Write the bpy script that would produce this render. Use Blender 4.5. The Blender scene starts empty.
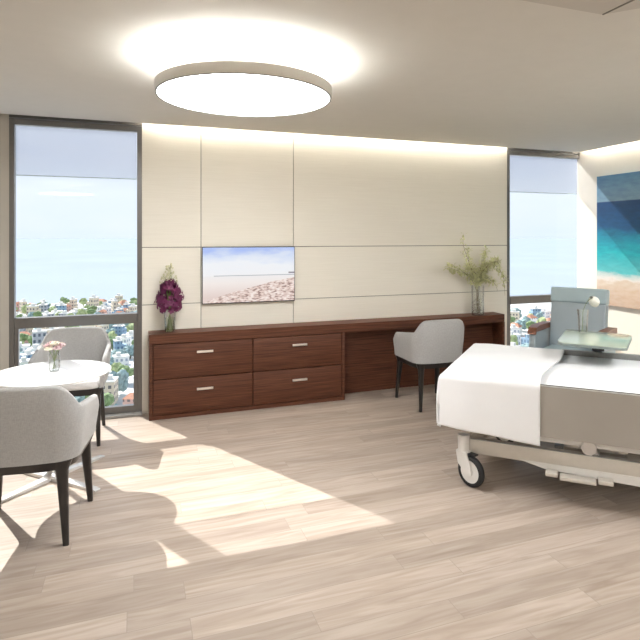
import bpy, bmesh, math, random
from mathutils import Vector, Matrix
random.seed(7)
S = bpy.context.scene
COL = S.collection
PI = math.pi

# ------------------------------------------------------------------ camera
YAW = math.radians(20.35)
cd = bpy.data.cameras.new('camera'); cam = bpy.data.objects.new('camera', cd); COL.objects.link(cam)
cam.location = (0, 0, 1.6); cam.rotation_euler = (PI/2, 0, -YAW)
cd.sensor_width = 36; cd.lens = 36*560.5/640
cd.shift_x = (320-342.4)/640; cd.shift_y = (237.3-320)/640
cd.clip_start = .05; cd.clip_end = 60000
S.camera = cam

# ------------------------------------------------------------------ world, sun, exposure
S.view_settings.view_transform = 'Standard'; S.view_settings.look = 'None'
S.view_settings.gamma = 1; S.view_settings.use_curve_mapping = False
S.view_settings.exposure = 0.0
SKY = 1.08; SUN = 8.8
LAMP_E = 24.0; LAMP_UP = 3.8; COVE = 55.0
w = bpy.data.worlds.new('sky'); S.world = w; w.use_nodes = True
nt = w.node_tree; nt.nodes.clear()
wo = nt.nodes.new('ShaderNodeOutputWorld'); bg = nt.nodes.new('ShaderNodeBackground')
tc = nt.nodes.new('ShaderNodeTexCoord'); sp = nt.nodes.new('ShaderNodeSeparateXYZ'); rp = nt.nodes.new('ShaderNodeValToRGB')
nz = nt.nodes.new('ShaderNodeTexNoise'); nz.inputs['Scale'].default_value = 3; nz.inputs['Detail'].default_value = 5
mp = nt.nodes.new('ShaderNodeMapping'); mp.inputs['Scale'].default_value = (1, 1, 3)
mx = nt.nodes.new('ShaderNodeMix'); mx.data_type = 'RGBA'
nt.links.new(tc.outputs['Generated'], sp.inputs[0]); nt.links.new(sp.outputs['Z'], rp.inputs[0])
nt.links.new(tc.outputs['Generated'], mp.inputs[0]); nt.links.new(mp.outputs[0], nz.inputs[0])
e = rp.color_ramp.elements
e[0].position = 0.0; e[0].color = (.82, .915, 1.0, 1)
e[1].position = .5; e[1].color = (.62, .78, 1.0, 1)
x = e.new(.075); x.color = (.88, .95, 1.0, 1)
x = e.new(.13); x.color = (.70, .77, .88, 1)
cr = nt.nodes.new('ShaderNodeValToRGB'); cr.color_ramp.elements[0].position = .42; cr.color_ramp.elements[1].position = .75
cr.color_ramp.elements[0].color = (0, 0, 0, 1); cr.color_ramp.elements[1].color = (.7, .7, .7, 1)
nt.links.new(nz.outputs['Fac'], cr.inputs[0]); nt.links.new(cr.outputs[0], mx.inputs[0])
nt.links.new(rp.outputs[0], mx.inputs[6]); mx.inputs[7].default_value = (.97, .98, 1, 1)
nt.links.new(mx.outputs[2], bg.inputs[0]); bg.inputs[1].default_value = SKY
nt.links.new(bg.outputs[0], wo.inputs[0])

az = math.radians(27.8); tel = .86
sd = bpy.data.lights.new('sun', 'SUN'); so = bpy.data.objects.new('sun', sd); COL.objects.link(so)
so.rotation_euler = Vector((math.sin(az), -math.cos(az), -tel)).to_track_quat('-Z', 'Y').to_euler()
so.location = (-20, 40, 35)
sd.energy = SUN; sd.angle = math.radians(.4); sd.color = (1.0, .95, .87)

# ------------------------------------------------------------------ materials
MATS = {}
class MT:
    def __init__(s, name):
        s.m = bpy.data.materials.new(name); s.m.use_nodes = True
        s.nt = s.m.node_tree; s.b = s.nt.nodes['Principled BSDF']; s.out = s.nt.nodes['Material Output']
    def n(s, t, **k):
        nd = s.nt.nodes.new(t)
        for a, b in k.items(): setattr(nd, a, b)
        return nd
    def l(s, a, b): s.nt.links.new(a, b)
def mat(name, c, rough=.5, metal=0, var=.06, scale=30, stretch=(1, 1, 1), bump=0, bscale=None, spec=.5, sheen=0):
    """plain procedural material: base colour with slight noise variation"""
    if name in MATS: return MATS[name]
    t = MT(name); b = t.b
    b.inputs['Roughness'].default_value = rough; b.inputs['Metallic'].default_value = metal
    b.inputs['Specular IOR Level'].default_value = spec
    if sheen: b.inputs['Sheen Weight'].default_value = sheen
    co = t.n('ShaderNodeTexCoord'); mpn = t.n('ShaderNodeMapping'); mpn.inputs['Scale'].default_value = stretch
    no = t.n('ShaderNodeTexNoise'); no.inputs['Scale'].default_value = scale; no.inputs['Detail'].default_value = 4
    t.l(co.outputs['Object'], mpn.inputs[0]); t.l(mpn.outputs[0], no.inputs[0])
    m_ = t.n('ShaderNodeMix', data_type='RGBA'); t.l(no.outputs['Fac'], m_.inputs[0])
    m_.inputs[6].default_value = tuple(max(0, q*(1-var*2)) for q in c)+(1,)
    m_.inputs[7].default_value = tuple(min(1, q*(1+var*2)) for q in c)+(1,)
    t.l(m_.outputs[2], b.inputs['Base Color'])
    if bump:
        bn = t.n('ShaderNodeBump'); bn.inputs['Strength'].default_value = bump; bn.inputs['Distance'].default_value = .01
        n2 = t.n('ShaderNodeTexNoise'); n2.inputs['Scale'].default_value = bscale or scale; n2.inputs['Detail'].default_value = 3
        t.l(mpn.outputs[0], n2.inputs[0]); t.l(n2.outputs['Fac'], bn.inputs['Height']); t.l(bn.outputs[0], b.inputs['Normal'])
    MATS[name] = t.m; return t.m
def emis(name, c, s):
    t = MT(name); t.b.inputs['Base Color'].default_value = (*c, 1); t.b.inputs['Emission Color'].default_value = (*c, 1)
    t.b.inputs['Emission Strength'].default_value = s; MATS[name] = t.m; return t.m
def ramp(nd, stops):
    e = nd.color_ramp.elements
    e[0].position, e[0].color = stops[0][0], (*stops[0][1], 1)
    e[1].position, e[1].color = stops[-1][0], (*stops[-1][1], 1)
    for p, c in stops[1:-1]:
        q = e.new(p); q.color = (*c, 1)

def wood_mat():
    t = MT('walnut'); co = t.n('ShaderNodeTexCoord')
    m1 = t.n('ShaderNodeMapping'); m1.inputs['Scale'].default_value = (1.2, 30, 60); m1.inputs['Rotation'].default_value = (0, .01, 0)
    n1 = t.n('ShaderNodeTexNoise'); n1.inputs['Scale'].default_value = 2.2; n1.inputs['Detail'].default_value = 8; n1.inputs['Distortion'].default_value = .6
    t.l(co.outputs['Object'], m1.inputs[0]); t.l(m1.outputs[0], n1.inputs[0])
    r = t.n('ShaderNodeValToRGB'); ramp(r, [(.3, (.050, .017, .0085)), (.5, (.098, .034, .017)), (.72, (.155, .058, .030))])
    t.l(n1.outputs['Fac'], r.inputs[0]); t.l(r.outputs[0], t.b.inputs['Base Color']); t.b.inputs['Roughness'].default_value = .5; t.b.inputs['Specular IOR Level'].default_value = .3
    return t.m
def floor_mat():
    t = MT('oak_floor'); co = t.n('ShaderNodeTexCoord')
    br = t.n('ShaderNodeTexBrick'); br.offset = 0; br.inputs['Scale'].default_value = 1
    br.inputs['Brick Width'].default_value = 1.25; br.inputs['Row Height'].default_value = .135
    br.inputs['Mortar Size'].default_value = .0012; br.inputs['Mortar Smooth'].default_value = .2; br.inputs['Bias'].default_value = 0
    br.inputs['Color1'].default_value = (0, 0, 0, 1); br.inputs['Color2'].default_value = (1, 1, 1, 1); br.inputs['Mortar'].default_value = (.3, .3, .3, 1)
    sx_ = t.n('ShaderNodeSeparateXYZ'); t.l(co.outputs['Object'], sx_.inputs[0])
    dv = t.n('ShaderNodeMath', operation='DIVIDE'); dv.inputs[1].default_value = .135; t.l(sx_.outputs['Y'], dv.inputs[0])
    fl_ = t.n('ShaderNodeMath', operation='FLOOR'); t.l(dv.outputs[0], fl_.inputs[0])
    wn = t.n('ShaderNodeTexWhiteNoise'); wn.noise_dimensions = '1D'; t.l(fl_.outputs[0], wn.inputs['W'])
    sh = t.n('ShaderNodeMath', operation='MULTIPLY_ADD'); sh.inputs[1].default_value = 1.25; t.l(wn.outputs['Value'], sh.inputs[0]); t.l(sx_.outputs['X'], sh.inputs[2])
    cb = t.n('ShaderNodeCombineXYZ'); t.l(sh.outputs[0], cb.inputs[0]); t.l(sx_.outputs['Y'], cb.inputs[1]); t.l(cb.outputs[0], br.inputs[0])
    m1 = t.n('ShaderNodeMapping'); m1.inputs['Scale'].default_value = (1.0, 11, 1)
    ad = t.n('ShaderNodeVectorMath', operation='ADD'); sc = t.n('ShaderNodeVectorMath', operation='SCALE'); sc.inputs['Scale'].default_value = 7
    t.l(br.outputs['Color'], sc.inputs[0]); t.l(co.outputs['Object'], ad.inputs[0]); t.l(sc.outputs[0], ad.inputs[1]); t.l(ad.outputs[0], m1.inputs[0])
    n1 = t.n('ShaderNodeTexNoise'); n1.inputs['Scale'].default_value = 2.0; n1.inputs['Detail'].default_value = 8; n1.inputs['Distortion'].default_value = 1.2
    t.l(m1.outputs[0], n1.inputs[0])
    r = t.n('ShaderNodeValToRGB'); ramp(r, [(.25, (.325, .258, .205)), (.5, (.415, .342, .285)), (.75, (.495, .425, .365))])
    t.l(n1.outputs['Fac'], r.inputs[0])
    tone = t.n('ShaderNodeMix', data_type='RGBA', blend_type='MULTIPLY'); tone.inputs[0].default_value = 1
    r2 = t.n('ShaderNodeValToRGB'); ramp(r2, [(0, (.86, .85, .84)), (.5, (.97, .965, .96)), (1, (1.1, 1.1, 1.1))])
    t.l(br.outputs['Color'], r2.inputs[0]); t.l(r.outputs[0], tone.inputs[6]); t.l(r2.outputs[0], tone.inputs[7])
    mo = t.n('ShaderNodeMix', data_type='RGBA'); t.l(br.outputs['Fac'], mo.inputs[0]); t.l(tone.outputs[2], mo.inputs[6]); mo.inputs[7].default_value = (.30, .25, .21, 1)
    t.l(mo.outputs[2], t.b.inputs['Base Color']); t.b.inputs['Roughness'].default_value = .42
    t.b.inputs['Specular IOR Level'].default_value = .35
    return t.m
def glass_mat(name, tint, fac=.05, rough=0.0, fr_=.5):
    t = MT(name); t.nt.nodes.remove(t.b)
    tr = t.n('ShaderNodeBsdfTransparent'); tr.inputs[0].default_value = (*tint, 1)
    gl = t.n('ShaderNodeBsdfGlossy'); gl.inputs['Roughness'].default_value = rough
    mxs = t.n('ShaderNodeMixShader'); fr = t.n('ShaderNodeLayerWeight'); fr.inputs[0].default_value = .25
    mu = t.n('ShaderNodeMath', operation='MULTIPLY_ADD'); mu.inputs[1].default_value = fr_; mu.inputs[2].default_value = fac
    t.l(fr.outputs['Fresnel'], mu.inputs[0]); t.l(mu.outputs[0], mxs.inputs[0]); t.l(tr.outputs[0], mxs.inputs[1]); t.l(gl.outputs[0], mxs.inputs[2])
    t.l(mxs.outputs[0], t.out.inputs[0]); return t.m
def sheer_mat():
    t = MT('sheer_shade'); t.nt.nodes.remove(t.b)
    tr = t.n('ShaderNodeBsdfTransparent'); tr.inputs[0].default_value = (.88, .88, .90, 1)
    df = t.n('ShaderNodeBsdfTranslucent'); df.inputs[0].default_value = (.5, .55, .65, 1)
    d2 = t.n('ShaderNodeBsdfDiffuse'); d2.inputs[0].default_value = (.5, .55, .62, 1)
    a = t.n('ShaderNodeMixShader'); a.inputs[0].default_value = .5; t.l(df.outputs[0], a.inputs[1]); t.l(d2.outputs[0], a.inputs[2])
    b = t.n('ShaderNodeMixShader'); b.inputs[0].default_value = .12; t.l(tr.outputs[0], b.inputs[1]); t.l(a.outputs[0], b.inputs[2])
    t.l(b.outputs[0], t.out.inputs[0]); return t.m
def fabric_mat(name, c1, c2, sc=220):
    t = MT(name); co = t.n('ShaderNodeTexCoord')
    def wv(d, s):
        m1 = t.n('ShaderNodeMapping'); m1.inputs['Scale'].default_value = s
        n = t.n('ShaderNodeTexNoise'); n.inputs['Scale'].default_value = 1; n.inputs['Detail'].default_value = 2
        t.l(co.outputs['Object'], m1.inputs[0]); t.l(m1.outputs[0], n.inputs[0]); return n
    a = wv(0, (sc*.12, sc*.12, sc*1.2)); b = wv(1, (sc, sc, sc*.12))
    mu = t.n('ShaderNodeMath', operation='ADD'); t.l(a.outputs['Fac'], mu.inputs[0]); t.l(b.outputs['Fac'], mu.inputs[1])
    r = t.n('ShaderNodeMapRange'); r.inputs[1].default_value = .7; r.inputs[2].default_value = 1.3
    t.l(mu.outputs[0], r.inputs[0]); mi = t.n('ShaderNodeMix', data_type='RGBA'); t.l(r.outputs[0], mi.inputs[0])
    mi.inputs[6].default_value = (*c1, 1); mi.inputs[7].default_value = (*c2, 1); t.l(mi.outputs[2], t.b.inputs['Base Color'])
    t.b.inputs['Roughness'].default_value = .9; t.b.inputs['Sheen Weight'].default_value = .2; t.b.inputs['Specular IOR Level'].default_value = .15
    bn = t.n('ShaderNodeBump'); bn.inputs['Strength'].default_value = .15; bn.inputs['Distance'].default_value = .003; t.l(mu.outputs[0], bn.inputs['Height']); t.l(bn.outputs[0], t.b.inputs['Normal'])
    return t.m
def painting_mat():
    """seascape: bands by object height, warped by noise"""
    t = MT('seascape_print'); co = t.n('ShaderNodeTexCoord'); s3 = t.n('ShaderNodeSeparateXYZ'); t.l(co.outputs['Object'], s3.inputs[0])
    m1 = t.n('ShaderNodeMapping'); m1.inputs['Scale'].default_value = (1, 1.6, 5)
    n = t.n('ShaderNodeTexNoise'); n.inputs['Scale'].default_value = 2.2; n.inputs['Detail'].default_value = 8; n.inputs['Roughness'].default_value = .65
    t.l(co.outputs['Object'], m1.inputs[0]); t.l(m1.outputs[0], n.inputs[0])
    # warp only below the sea horizon
    z = t.n('ShaderNodeMapRange'); z.inputs[1].default_value = .827; z.inputs[2].default_value = 2.306; t.l(s3.outputs['Z'], z.inputs[0])
    below = t.n('ShaderNodeMapRange'); below.inputs[1].default_value = .795; below.inputs[2].default_value = .55; t.l(z.outputs[0], below.inputs[0])
    of = t.n('ShaderNodeMath', operation='MULTIPLY_ADD'); of.inputs[1].default_value = .16; of.inputs[2].default_value = -.08; t.l(n.outputs['Fac'], of.inputs[0])
    m2 = t.n('ShaderNodeMath', operation='MULTIPLY'); t.l(of.outputs[0], m2.inputs[0]); t.l(below.outputs[0], m2.inputs[1])
    ad = t.n('ShaderNodeMath', operation='ADD'); t.l(z.outputs[0], ad.inputs[0]); t.l(m2.outputs[0], ad.inputs[1])
    r = t.n('ShaderNodeValToRGB')
    ramp(r, [(0, (.68, .53, .40)), (.12, (.76, .62, .48)), (.175, (.80, .71, .58)), (.195, (.9, .9, .86)), (.235, (.62, .8, .78)), (.27, (.12, .62, .66)), (.40, (.01, .50, .58)),
             (.52, (.01, .30, .45)), (.60, (.012, .12, .30)), (.795, (.015, .085, .25)), (.80, (.30, .52, .66)), (.88, (.26, .50, .70)), (1, (.15, .40, .66))])
    t.l(ad.outputs[0], r.inputs[0])
    n2 = t.n('ShaderNodeTexNoise'); n2.inputs['Scale'].default_value = 6; n2.inputs['Detail'].default_value = 6; t.l(m1.outputs[0], n2.inputs[0])
    h = t.n('ShaderNodeMix', data_type='RGBA', blend_type='OVERLAY'); h.inputs[0].default_value = .35; t.l(r.outputs[0], h.inputs[6]); t.l(n2.outputs['Fac'], h.inputs[7])
    dk = t.n('ShaderNodeMix', data_type='RGBA', blend_type='MULTIPLY'); dk.inputs[0].default_value = 1; t.l(h.outputs[2], dk.inputs[6]); dk.inputs[7].default_value = (.72, .66, .64, 1)
    t.l(dk.outputs[2], t.b.inputs['Base Color']); t.b.inputs['Roughness'].default_value = .35
    return t.m
def tv_mat():
    """beach picture shown by the lit screen, X .59-1.494, Z .975-1.508"""
    t = MT('tv_screen'); co = t.n('ShaderNodeTexCoord'); s3 = t.n('ShaderNodeSeparateXYZ'); t.l(co.outputs['Object'], s3.inputs[0])
    X = t.n('ShaderNodeMapRange'); X.inputs[1].default_value = .59; X.inputs[2].default_value = 1.494; t.l(s3.outputs['X'], X.inputs[0])
    Z = t.n('ShaderNodeMapRange'); Z.inputs[1].default_value = .98; Z.inputs[2].default_value = 1.503; t.l(s3.outputs['Z'], Z.inputs[0])
    def mth(op, a, b=None, c=None):
        q = t.n('ShaderNodeMath', operation=op)
        for i, v in enumerate((a, b, c)):
            if v is None: continue
            if isinstance(v, (int, float)): q.inputs[i].default_value = v
            else: t.l(v, q.inputs[i])
        return q.outputs[0]
    def mixc(f, a, b, bt='MIX'):
        q = t.n('ShaderNodeMix', data_type='RGBA', blend_type=bt)
        if isinstance(f, (int, float)): q.inputs[0].default_value = f
        else: t.l(f, q.inputs[0])
        for i, v in ((6, a), (7, b)):
            if isinstance(v, tuple): q.inputs[i].default_value = (*v, 1)
            else: t.l(v, q.inputs[i])
        return q.outputs[2]
    def noise(sx, sz, s, d=5):
        m1 = t.n('ShaderNodeMapping'); m1.inputs['Scale'].default_value = (sx, 1, sz); t.l(co.outputs['Object'], m1.inputs[0])
        n = t.n('ShaderNodeTexNoise'); n.inputs['Scale'].default_value = s; n.inputs['Detail'].default_value = d; t.l(m1.outputs[0], n.inputs[0]); return n.outputs['Fac']
    sky = t.n('ShaderNodeValToRGB'); ramp(sky, [(.48, (.93, .93, .95)), (.68, (.90, .93, .98)), (.86, (.72, .80, .97)), (1, (.42, .55, .95))])
    wob = mth('MULTIPLY_ADD', noise(2, 6, 2.5), .35, -.17); t.l(mth('ADD', Z.outputs[0], wob), sky.inputs[0])
    sand = t.n('ShaderNodeValToRGB'); ramp(sand, [(.36, (.34, .22, .20)), (.46, (.74, .56, .50)), (.62, (.96, .86, .82))])
    t.l(noise(3, 8, 9, 9), sand.inputs[0])
    sea = t.n('ShaderNodeValToRGB'); ramp(sea, [(.1, (.80, .66, .62)), (.35, (.93, .86, .83)), (.5, (.90, .89, .90))]); t.l(Z.outputs[0], sea.inputs[0])
    c1 = mixc(mth('GREATER_THAN', Z.outputs[0], .485), sea.outputs[0], sky.outputs[0])
    # shoreline: sand where z < 0.02+0.47*x^0.8 (plus noise)
    shore = mth('ADD', mth('MULTIPLY', mth('POWER', X.outputs[0], .75), .47), mth('MULTIPLY_ADD', noise(1.5, 3, 3), .08, -.06))
    c2 = mixc(mth('LESS_THAN', Z.outputs[0], shore), c1, sand.outputs[0])
    ln = mth('MULTIPLY', mth('LESS_THAN', mth('ABSOLUTE', mth('SUBTRACT', Z.outputs[0], .487)), .006), mth('GREATER_THAN', X.outputs[0], .12))
    c3 = mixc(ln, c2, (.40, .42, .46))
    hl = mth('MULTIPLY', mth('LESS_THAN', mth('ABSOLUTE', mth('SUBTRACT', Z.outputs[0], .525)), .014), mth('GREATER_THAN', X.outputs[0], .92))
    c4 = mixc(hl, c3, (.28, .25, .30))
    t.b.inputs['Base Color'].default_value = (.01, .01, .01, 1); t.b.inputs['Roughness'].default_value = .2
    t.l(c4, t.b.inputs['Emission Color']); t.b.inputs['Emission Strength'].default_value = .92
    return t.m
def panel_mat():
    t = MT('cream_panel'); co = t.n('ShaderNodeTexCoord'); m1 = t.n('ShaderNodeMapping'); m1.inputs['Scale'].default_value = (1.5, 1, 60)
    n = t.n('ShaderNodeTexNoise'); n.inputs['Scale'].default_value = 2; n.inputs['Detail'].default_value = 5
    t.l(co.outputs['Object'], m1.inputs[0]); t.l(m1.outputs[0], n.inputs[0])
    r = t.n('ShaderNodeValToRGB'); ramp(r, [(.3, (.79, .755, .67)), (.7, (.83, .795, .71))])
    t.l(n.outputs['Fac'], r.inputs[0]); t.l(r.outputs[0], t.b.inputs['Base Color']); t.b.inputs['Roughness'].default_value = .6
    return t.m
def building_mat(name, c, win):
    """far-off masonry block with a grid of darker windows on its walls"""
    t = MT(name); co = t.n('ShaderNodeTexCoord'); ge = t.n('ShaderNodeNewGeometry')
    s3 = t.n('ShaderNodeSeparateXYZ'); t.l(co.outputs['Object'], s3.inputs[0])
    def fr(a, per, lo):
        m1 = t.n('ShaderNodeMath', operation='DIVIDE'); m1.inputs[1].default_value = per; t.l(a, m1.inputs[0])
        m2 = t.n('ShaderNodeMath', operation='FRACT'); t.l(m1.outputs[0], m2.inputs[0])
        m3 = t.n('ShaderNodeMath', operation='GREATER_THAN'); m3.inputs[1].default_value = lo; t.l(m2.outputs[0], m3.inputs[0]); return m3.outputs[0]
    xy = t.n('ShaderNodeMath', operation='ADD'); t.l(s3.outputs['X'], xy.inputs[0]); t.l(s3.outputs['Y'], xy.inputs[1])
    a = fr(xy.outputs[0], 2.6, .5); b = fr(s3.outputs['Z'], 3.1, .5)
    sn = t.n('ShaderNodeSeparateXYZ'); t.l(ge.outputs['Normal'], sn.inputs[0])
    v = t.n('ShaderNodeMath', operation='LESS_THAN'); v.inputs[1].default_value = .5; t.l(sn.outputs['Z'], v.inputs[0])
    m = t.n('ShaderNodeMath', operation='MULTIPLY'); t.l(a, m.inputs[0]); t.l(b, m.inputs[1])
    m4 = t.n('ShaderNodeMath', operation='MULTIPLY'); t.l(m.outputs[0], m4.inputs[0]); t.l(v.outputs[0], m4.inputs[1])
    mi = t.n('ShaderNodeMix', data_type='RGBA'); t.l(m4.outputs[0], mi.inputs[0]); mi.inputs[6].default_value = (*c, 1); mi.inputs[7].default_value = (*win, 1)
    t.l(mi.outputs[2], t.b.inputs['Base Color']); t.b.inputs['Roughness'].default_value = .8
    return t.m

M_floor = floor_mat(); M_wood = wood_mat(); M_panel = panel_mat()
M_ceil = mat('ceiling_plaster', (.62, .59, .53), .9, var=.015, scale=8)
M_wall = mat('cream_paint', (.74, .695, .61), .75, var=.015, scale=12)
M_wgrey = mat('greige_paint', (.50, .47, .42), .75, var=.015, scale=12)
M_groove = mat('groove_dark', (.20, .19, .16), .8)
M_frame = mat('window_metal', (.17, .165, .16), .32, metal=.6, var=.04)
M_sill = mat('sill_stone', (.33, .32, .30), .5)
M_glass = glass_mat('window_glass', (.97, .985, 1.0), .008, fr_=.15)
M_vglass = glass_mat('vase_glass', (.975, .985, .98), .07)
M_sheer = sheer_mat()
M_fab = fabric_mat('grey_tweed', (.35, .345, .34), (.45, .445, .44), 420)
M_seat = fabric_mat('seat_tweed', (.66, .65, .64), (.74, .73, .72), 420)
M_dark = mat('dark_stained_wood', (.018, .015, .014), .33, var=.2, scale=20, stretch=(4, 4, .6))
M_white = mat('white_laminate', (.86, .86, .86), .25, var=.01)
M_chrome = mat('brushed_metal', (.62, .61, .60), .28, metal=1, var=.05)
M_handle = mat('handle_metal', (.78, .74, .68), .3, metal=.9, var=.03)
M_sheet = mat('white_sheet', (.84, .85, .87), .9, var=.01, scale=6, bump=.25, bscale=9)
M_blanket = mat('white_blanket', (.83, .835, .85), .95, var=.01, scale=8, bump=.35, bscale=7)
M_bedpanel = mat('taupe_bed_panel', (.37, .345, .31), .42, metal=.25, var=.06, scale=3)
M_bedmetal = mat('pale_bed_metal', (.60, .56, .50), .4, metal=.15, var=.03)
M_bedwhite = mat('white_bed_plastic', (.72, .70, .67), .4, var=.02)
M_rubber = mat('black_rubber', (.015, .015, .016), .6)
M_grey = mat('grey_steel', (.30, .30, .29), .35, metal=.5)
M_vinyl = mat('blue_grey_vinyl', (.34, .40, .44), .5, var=.03, scale=6)
M_vinyl2 = mat('pale_blue_vinyl', (.42, .53, .57), .5, var=.03, scale=6)
M_armwood = mat('cherry_wood', (.20, .075, .04), .35, var=.15, scale=12, stretch=(1, 6, 1))
M_tray = mat('mint_laminate', (.46, .53, .42), .12, var=.02, scale=4)
M_traye = mat('tray_edge', (.20, .24, .23), .4)
M_lampbody = mat('lamp_white', (.74, .72, .67), .5, var=.01)
M_lamp = emis('lamp_diffuser', (.97, .98, .985), LAMP_E)
M_lampup = emis('lamp_top_diffuser', (.97, .98, 1), LAMP_UP)
M_cove = emis('cove_led', (1, .955, .87), COVE)
M_paint = painting_mat(); M_tv = tv_mat()
M_purple = mat('purple_petal', (.115, .009, .058), .6, var=.35, scale=60)
M_palef = mat('cream_bud', (.62, .60, .40), .6, var=.15, scale=60)
M_stem = mat('green_stem', (.16, .22, .06), .6, var=.2, scale=40)
M_leafy = mat('lime_leaf', (.70, .70, .36), .6, var=.3, scale=50)
M_twig = mat('twig', (.22, .18, .10), .8, var=.2)
M_water = glass_mat('vase_water', (.94, .98, .86), .05)
M_pink = mat('pink_petal', (.90, .58, .60), .6, var=.2, scale=50)
M_peach = mat('cream_petal', (.92, .82, .70), .6, var=.1, scale=50)
M_tulip = mat('white_petal', (.88, .87, .80), .5, var=.03)
M_pebble = mat('pebble', (.42, .39, .34), .6, var=.4, scale=40)

# ------------------------------------------------------------------ mesh helpers
def new(): return bmesh.new()
def xf(bm, vs, M): bmesh.ops.transform(bm, matrix=M, verts=vs)
def box(bm, a, b, bev=0, seg=2, M=None):
    g = bmesh.ops.create_cube(bm, size=1); vs = g['verts']
    sx, sy, sz = (b[i]-a[i] for i in range(3))
    for v in vs: v.co = Vector(((v.co.x+.5)*sx+a[0], (v.co.y+.5)*sy+a[1], (v.co.z+.5)*sz+a[2]))
    if bev:
        es = list({e for v in vs for e in v.link_edges})
        r = bmesh.ops.bevel(bm, geom=es, offset=bev, segments=seg, profile=.5, affect='EDGES')
        vs = [v for v in r['verts']]
        vs = list({v for f in r['faces'] for v in f.verts} | {v for v in vs})
    if M is not None:
        comp = set(vs); st = list(vs)
        while st:
            v = st.pop()
            for e in v.link_edges:
                o = e.other_vert(v)
                if o not in comp: comp.add(o); st.append(o)
        xf(bm, list(comp), M)
    return bm
def cyl(bm, p, q, r1, r2=None, n=20, cap=True):
    p, q = Vector(p), Vector(q); d = q-p; L = d.length
    M = Matrix.Translation((p+q)/2) @ d.to_track_quat('Z', 'Y').to_matrix().to_4x4()
    bmesh.ops.create_cone(bm, cap_ends=cap, segments=n, radius1=r1, radius2=r1 if r2 is None else r2, depth=L, matrix=M)
    return bm
def lathe(bm, prof, n=32, c=(0, 0, 0), M=None):
    rings = []
    for r, z in prof:
        rings.append([bm.verts.new((c[0]+r*math.cos(2*PI*k/n), c[1]+r*math.sin(2*PI*k/n), c[2]+z)) for k in range(n)] if r > 1e-6 else [bm.verts.new((c[0], c[1], c[2]+z))])
    for A, B in zip(rings, rings[1:]):
        for k in range(n):
            a0, a1 = A[k % len(A)], A[(k+1) % len(A)]; b0, b1 = B[k % len(B)], B[(k+1) % len(B)]
            f = [a0, a1, b1, b0]; u = []
            for v in f:
                if v not in u: u.append(v)
            if len(u) > 2:
                try: bm.faces.new(u)
                except ValueError: pass
    if M is not None: xf(bm, [v for r in rings for v in r], M)
    return bm
def tube(bm, pts, r, n=8, r_end=None):
    pts = [Vector(p) for p in pts]; rings = []
    for i, p in enumerate(pts):
        d = (pts[min(i+1, len(pts)-1)]-pts[max(i-1, 0)]).normalized()
        a = d.orthogonal().normalized() if i == 0 else (pa - d*pa.dot(d)).normalized()
        pa = a; b = d.cross(a)
        rr = r if r_end is None else r+(r_end-r)*i/(len(pts)-1)
        rings.append([bm.verts.new(p+rr*(a*math.cos(2*PI*k/n)+b*math.sin(2*PI*k/n))) for k in range(n)])
    for A, B in zip(rings, rings[1:]):
        for k in range(n): bm.faces.new((A[k], A[(k+1) % n], B[(k+1) % n], B[k]))
    bm.faces.new(rings[0][::-1]); bm.faces.new(rings[-1])
    return bm
def prism(bm, poly, z0, z1, bev=0):
    a = [bm.verts.new((x, y, z0)) for x, y in poly]; b = [bm.verts.new((x, y, z1)) for x, y in poly]
    n = len(poly); fs = [bm.faces.new(a[::-1]), bm.faces.new(b)]
    for k in range(n): bm.faces.new((a[k], a[(k+1) % n], b[(k+1) % n], b[k]))
    if bev:
        es = [e for f in fs for e in f.edges]
        bmesh.ops.bevel(bm, geom=es, offset=bev, segments=3, profile=.5, affect='EDGES')
    return bm
def loft(bm, sections, cap=True):
    rings = [[bm.verts.new(p) for p in s] for s in sections]; n = len(rings[0])
    for A, B in zip(rings, rings[1:]):
        for k in range(n): bm.faces.new((A[k], A[(k+1) % n], B[(k+1) % n], B[k]))
    if cap: bm.faces.new(rings[0][::-1]); bm.faces.new(rings[-1])
    return bm
def obj(name, bm, m, parent=None, smooth=True, loc=None, sharp=35):
    bmesh.ops.recalc_face_normals(bm, faces=bm.faces[:])
    me = bpy.data.meshes.new(name); bm.to_mesh(me); bm.free()
    me.materials.append(m)
    if smooth:
        for p in me.polygons: p.use_smooth = True
        me.set_sharp_from_angle(angle=math.radians(sharp))
    o = bpy.data.objects.new(name, me); COL.objects.link(o)
    if parent: o.parent = parent
    if loc: o.location = loc
    return o
def tag(o, label, cat, group=None):
    o['label'] = label; o['category'] = cat
    if group: o['group'] = group
    return o
def thing(name, label, cat, loc=(0, 0, 0), rz=0, group=None):
    o = bpy.data.objects.new(name, None); COL.objects.link(o); o.location = loc; o.rotation_euler = (0, 0, rz)
    o.empty_display_size = .1
    return tag(o, label, cat, group)
def struct(name, bm, m, parent=None, smooth=False):
    o = obj(name, bm, m, parent, smooth)
    if not parent: o['kind'] = 'structure'
    return o
def dup(o, parent=None, loc=None, rz=None, label=None, cat=None):
    kids = list(o.children); c = o.copy(); COL.objects.link(c)
    if parent: c.parent = parent
    for k in kids: dup(k, c)
    if loc is not None: c.location = loc
    if rz is not None: c.rotation_euler = (0, 0, rz)
    if label: c['label'] = label
    return c

# ------------------------------------------------------------------ room shell
WY, XR, XL, YB, ZC = 5.40, 5.087, -2.6, -3.0, 2.625
bm = new(); box(bm, (XL-.1, YB-.1, -.12), (XR+.1, WY+.12, 0)); struct('floor', bm, M_floor)
SL = .055                                       # width of the light slot at the ceiling's edge
bm = new(); box(bm, (XL-.1, YB-.1, ZC), (XR-SL, WY-SL, ZC+.04)); struct('ceiling', bm, M_ceil)
bm = new(); box(bm, (XL-.1, YB-.1, 2.82), (XR+.15, WY+.15, 2.9)); struct('ceiling_slab', bm, M_ceil)
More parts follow.
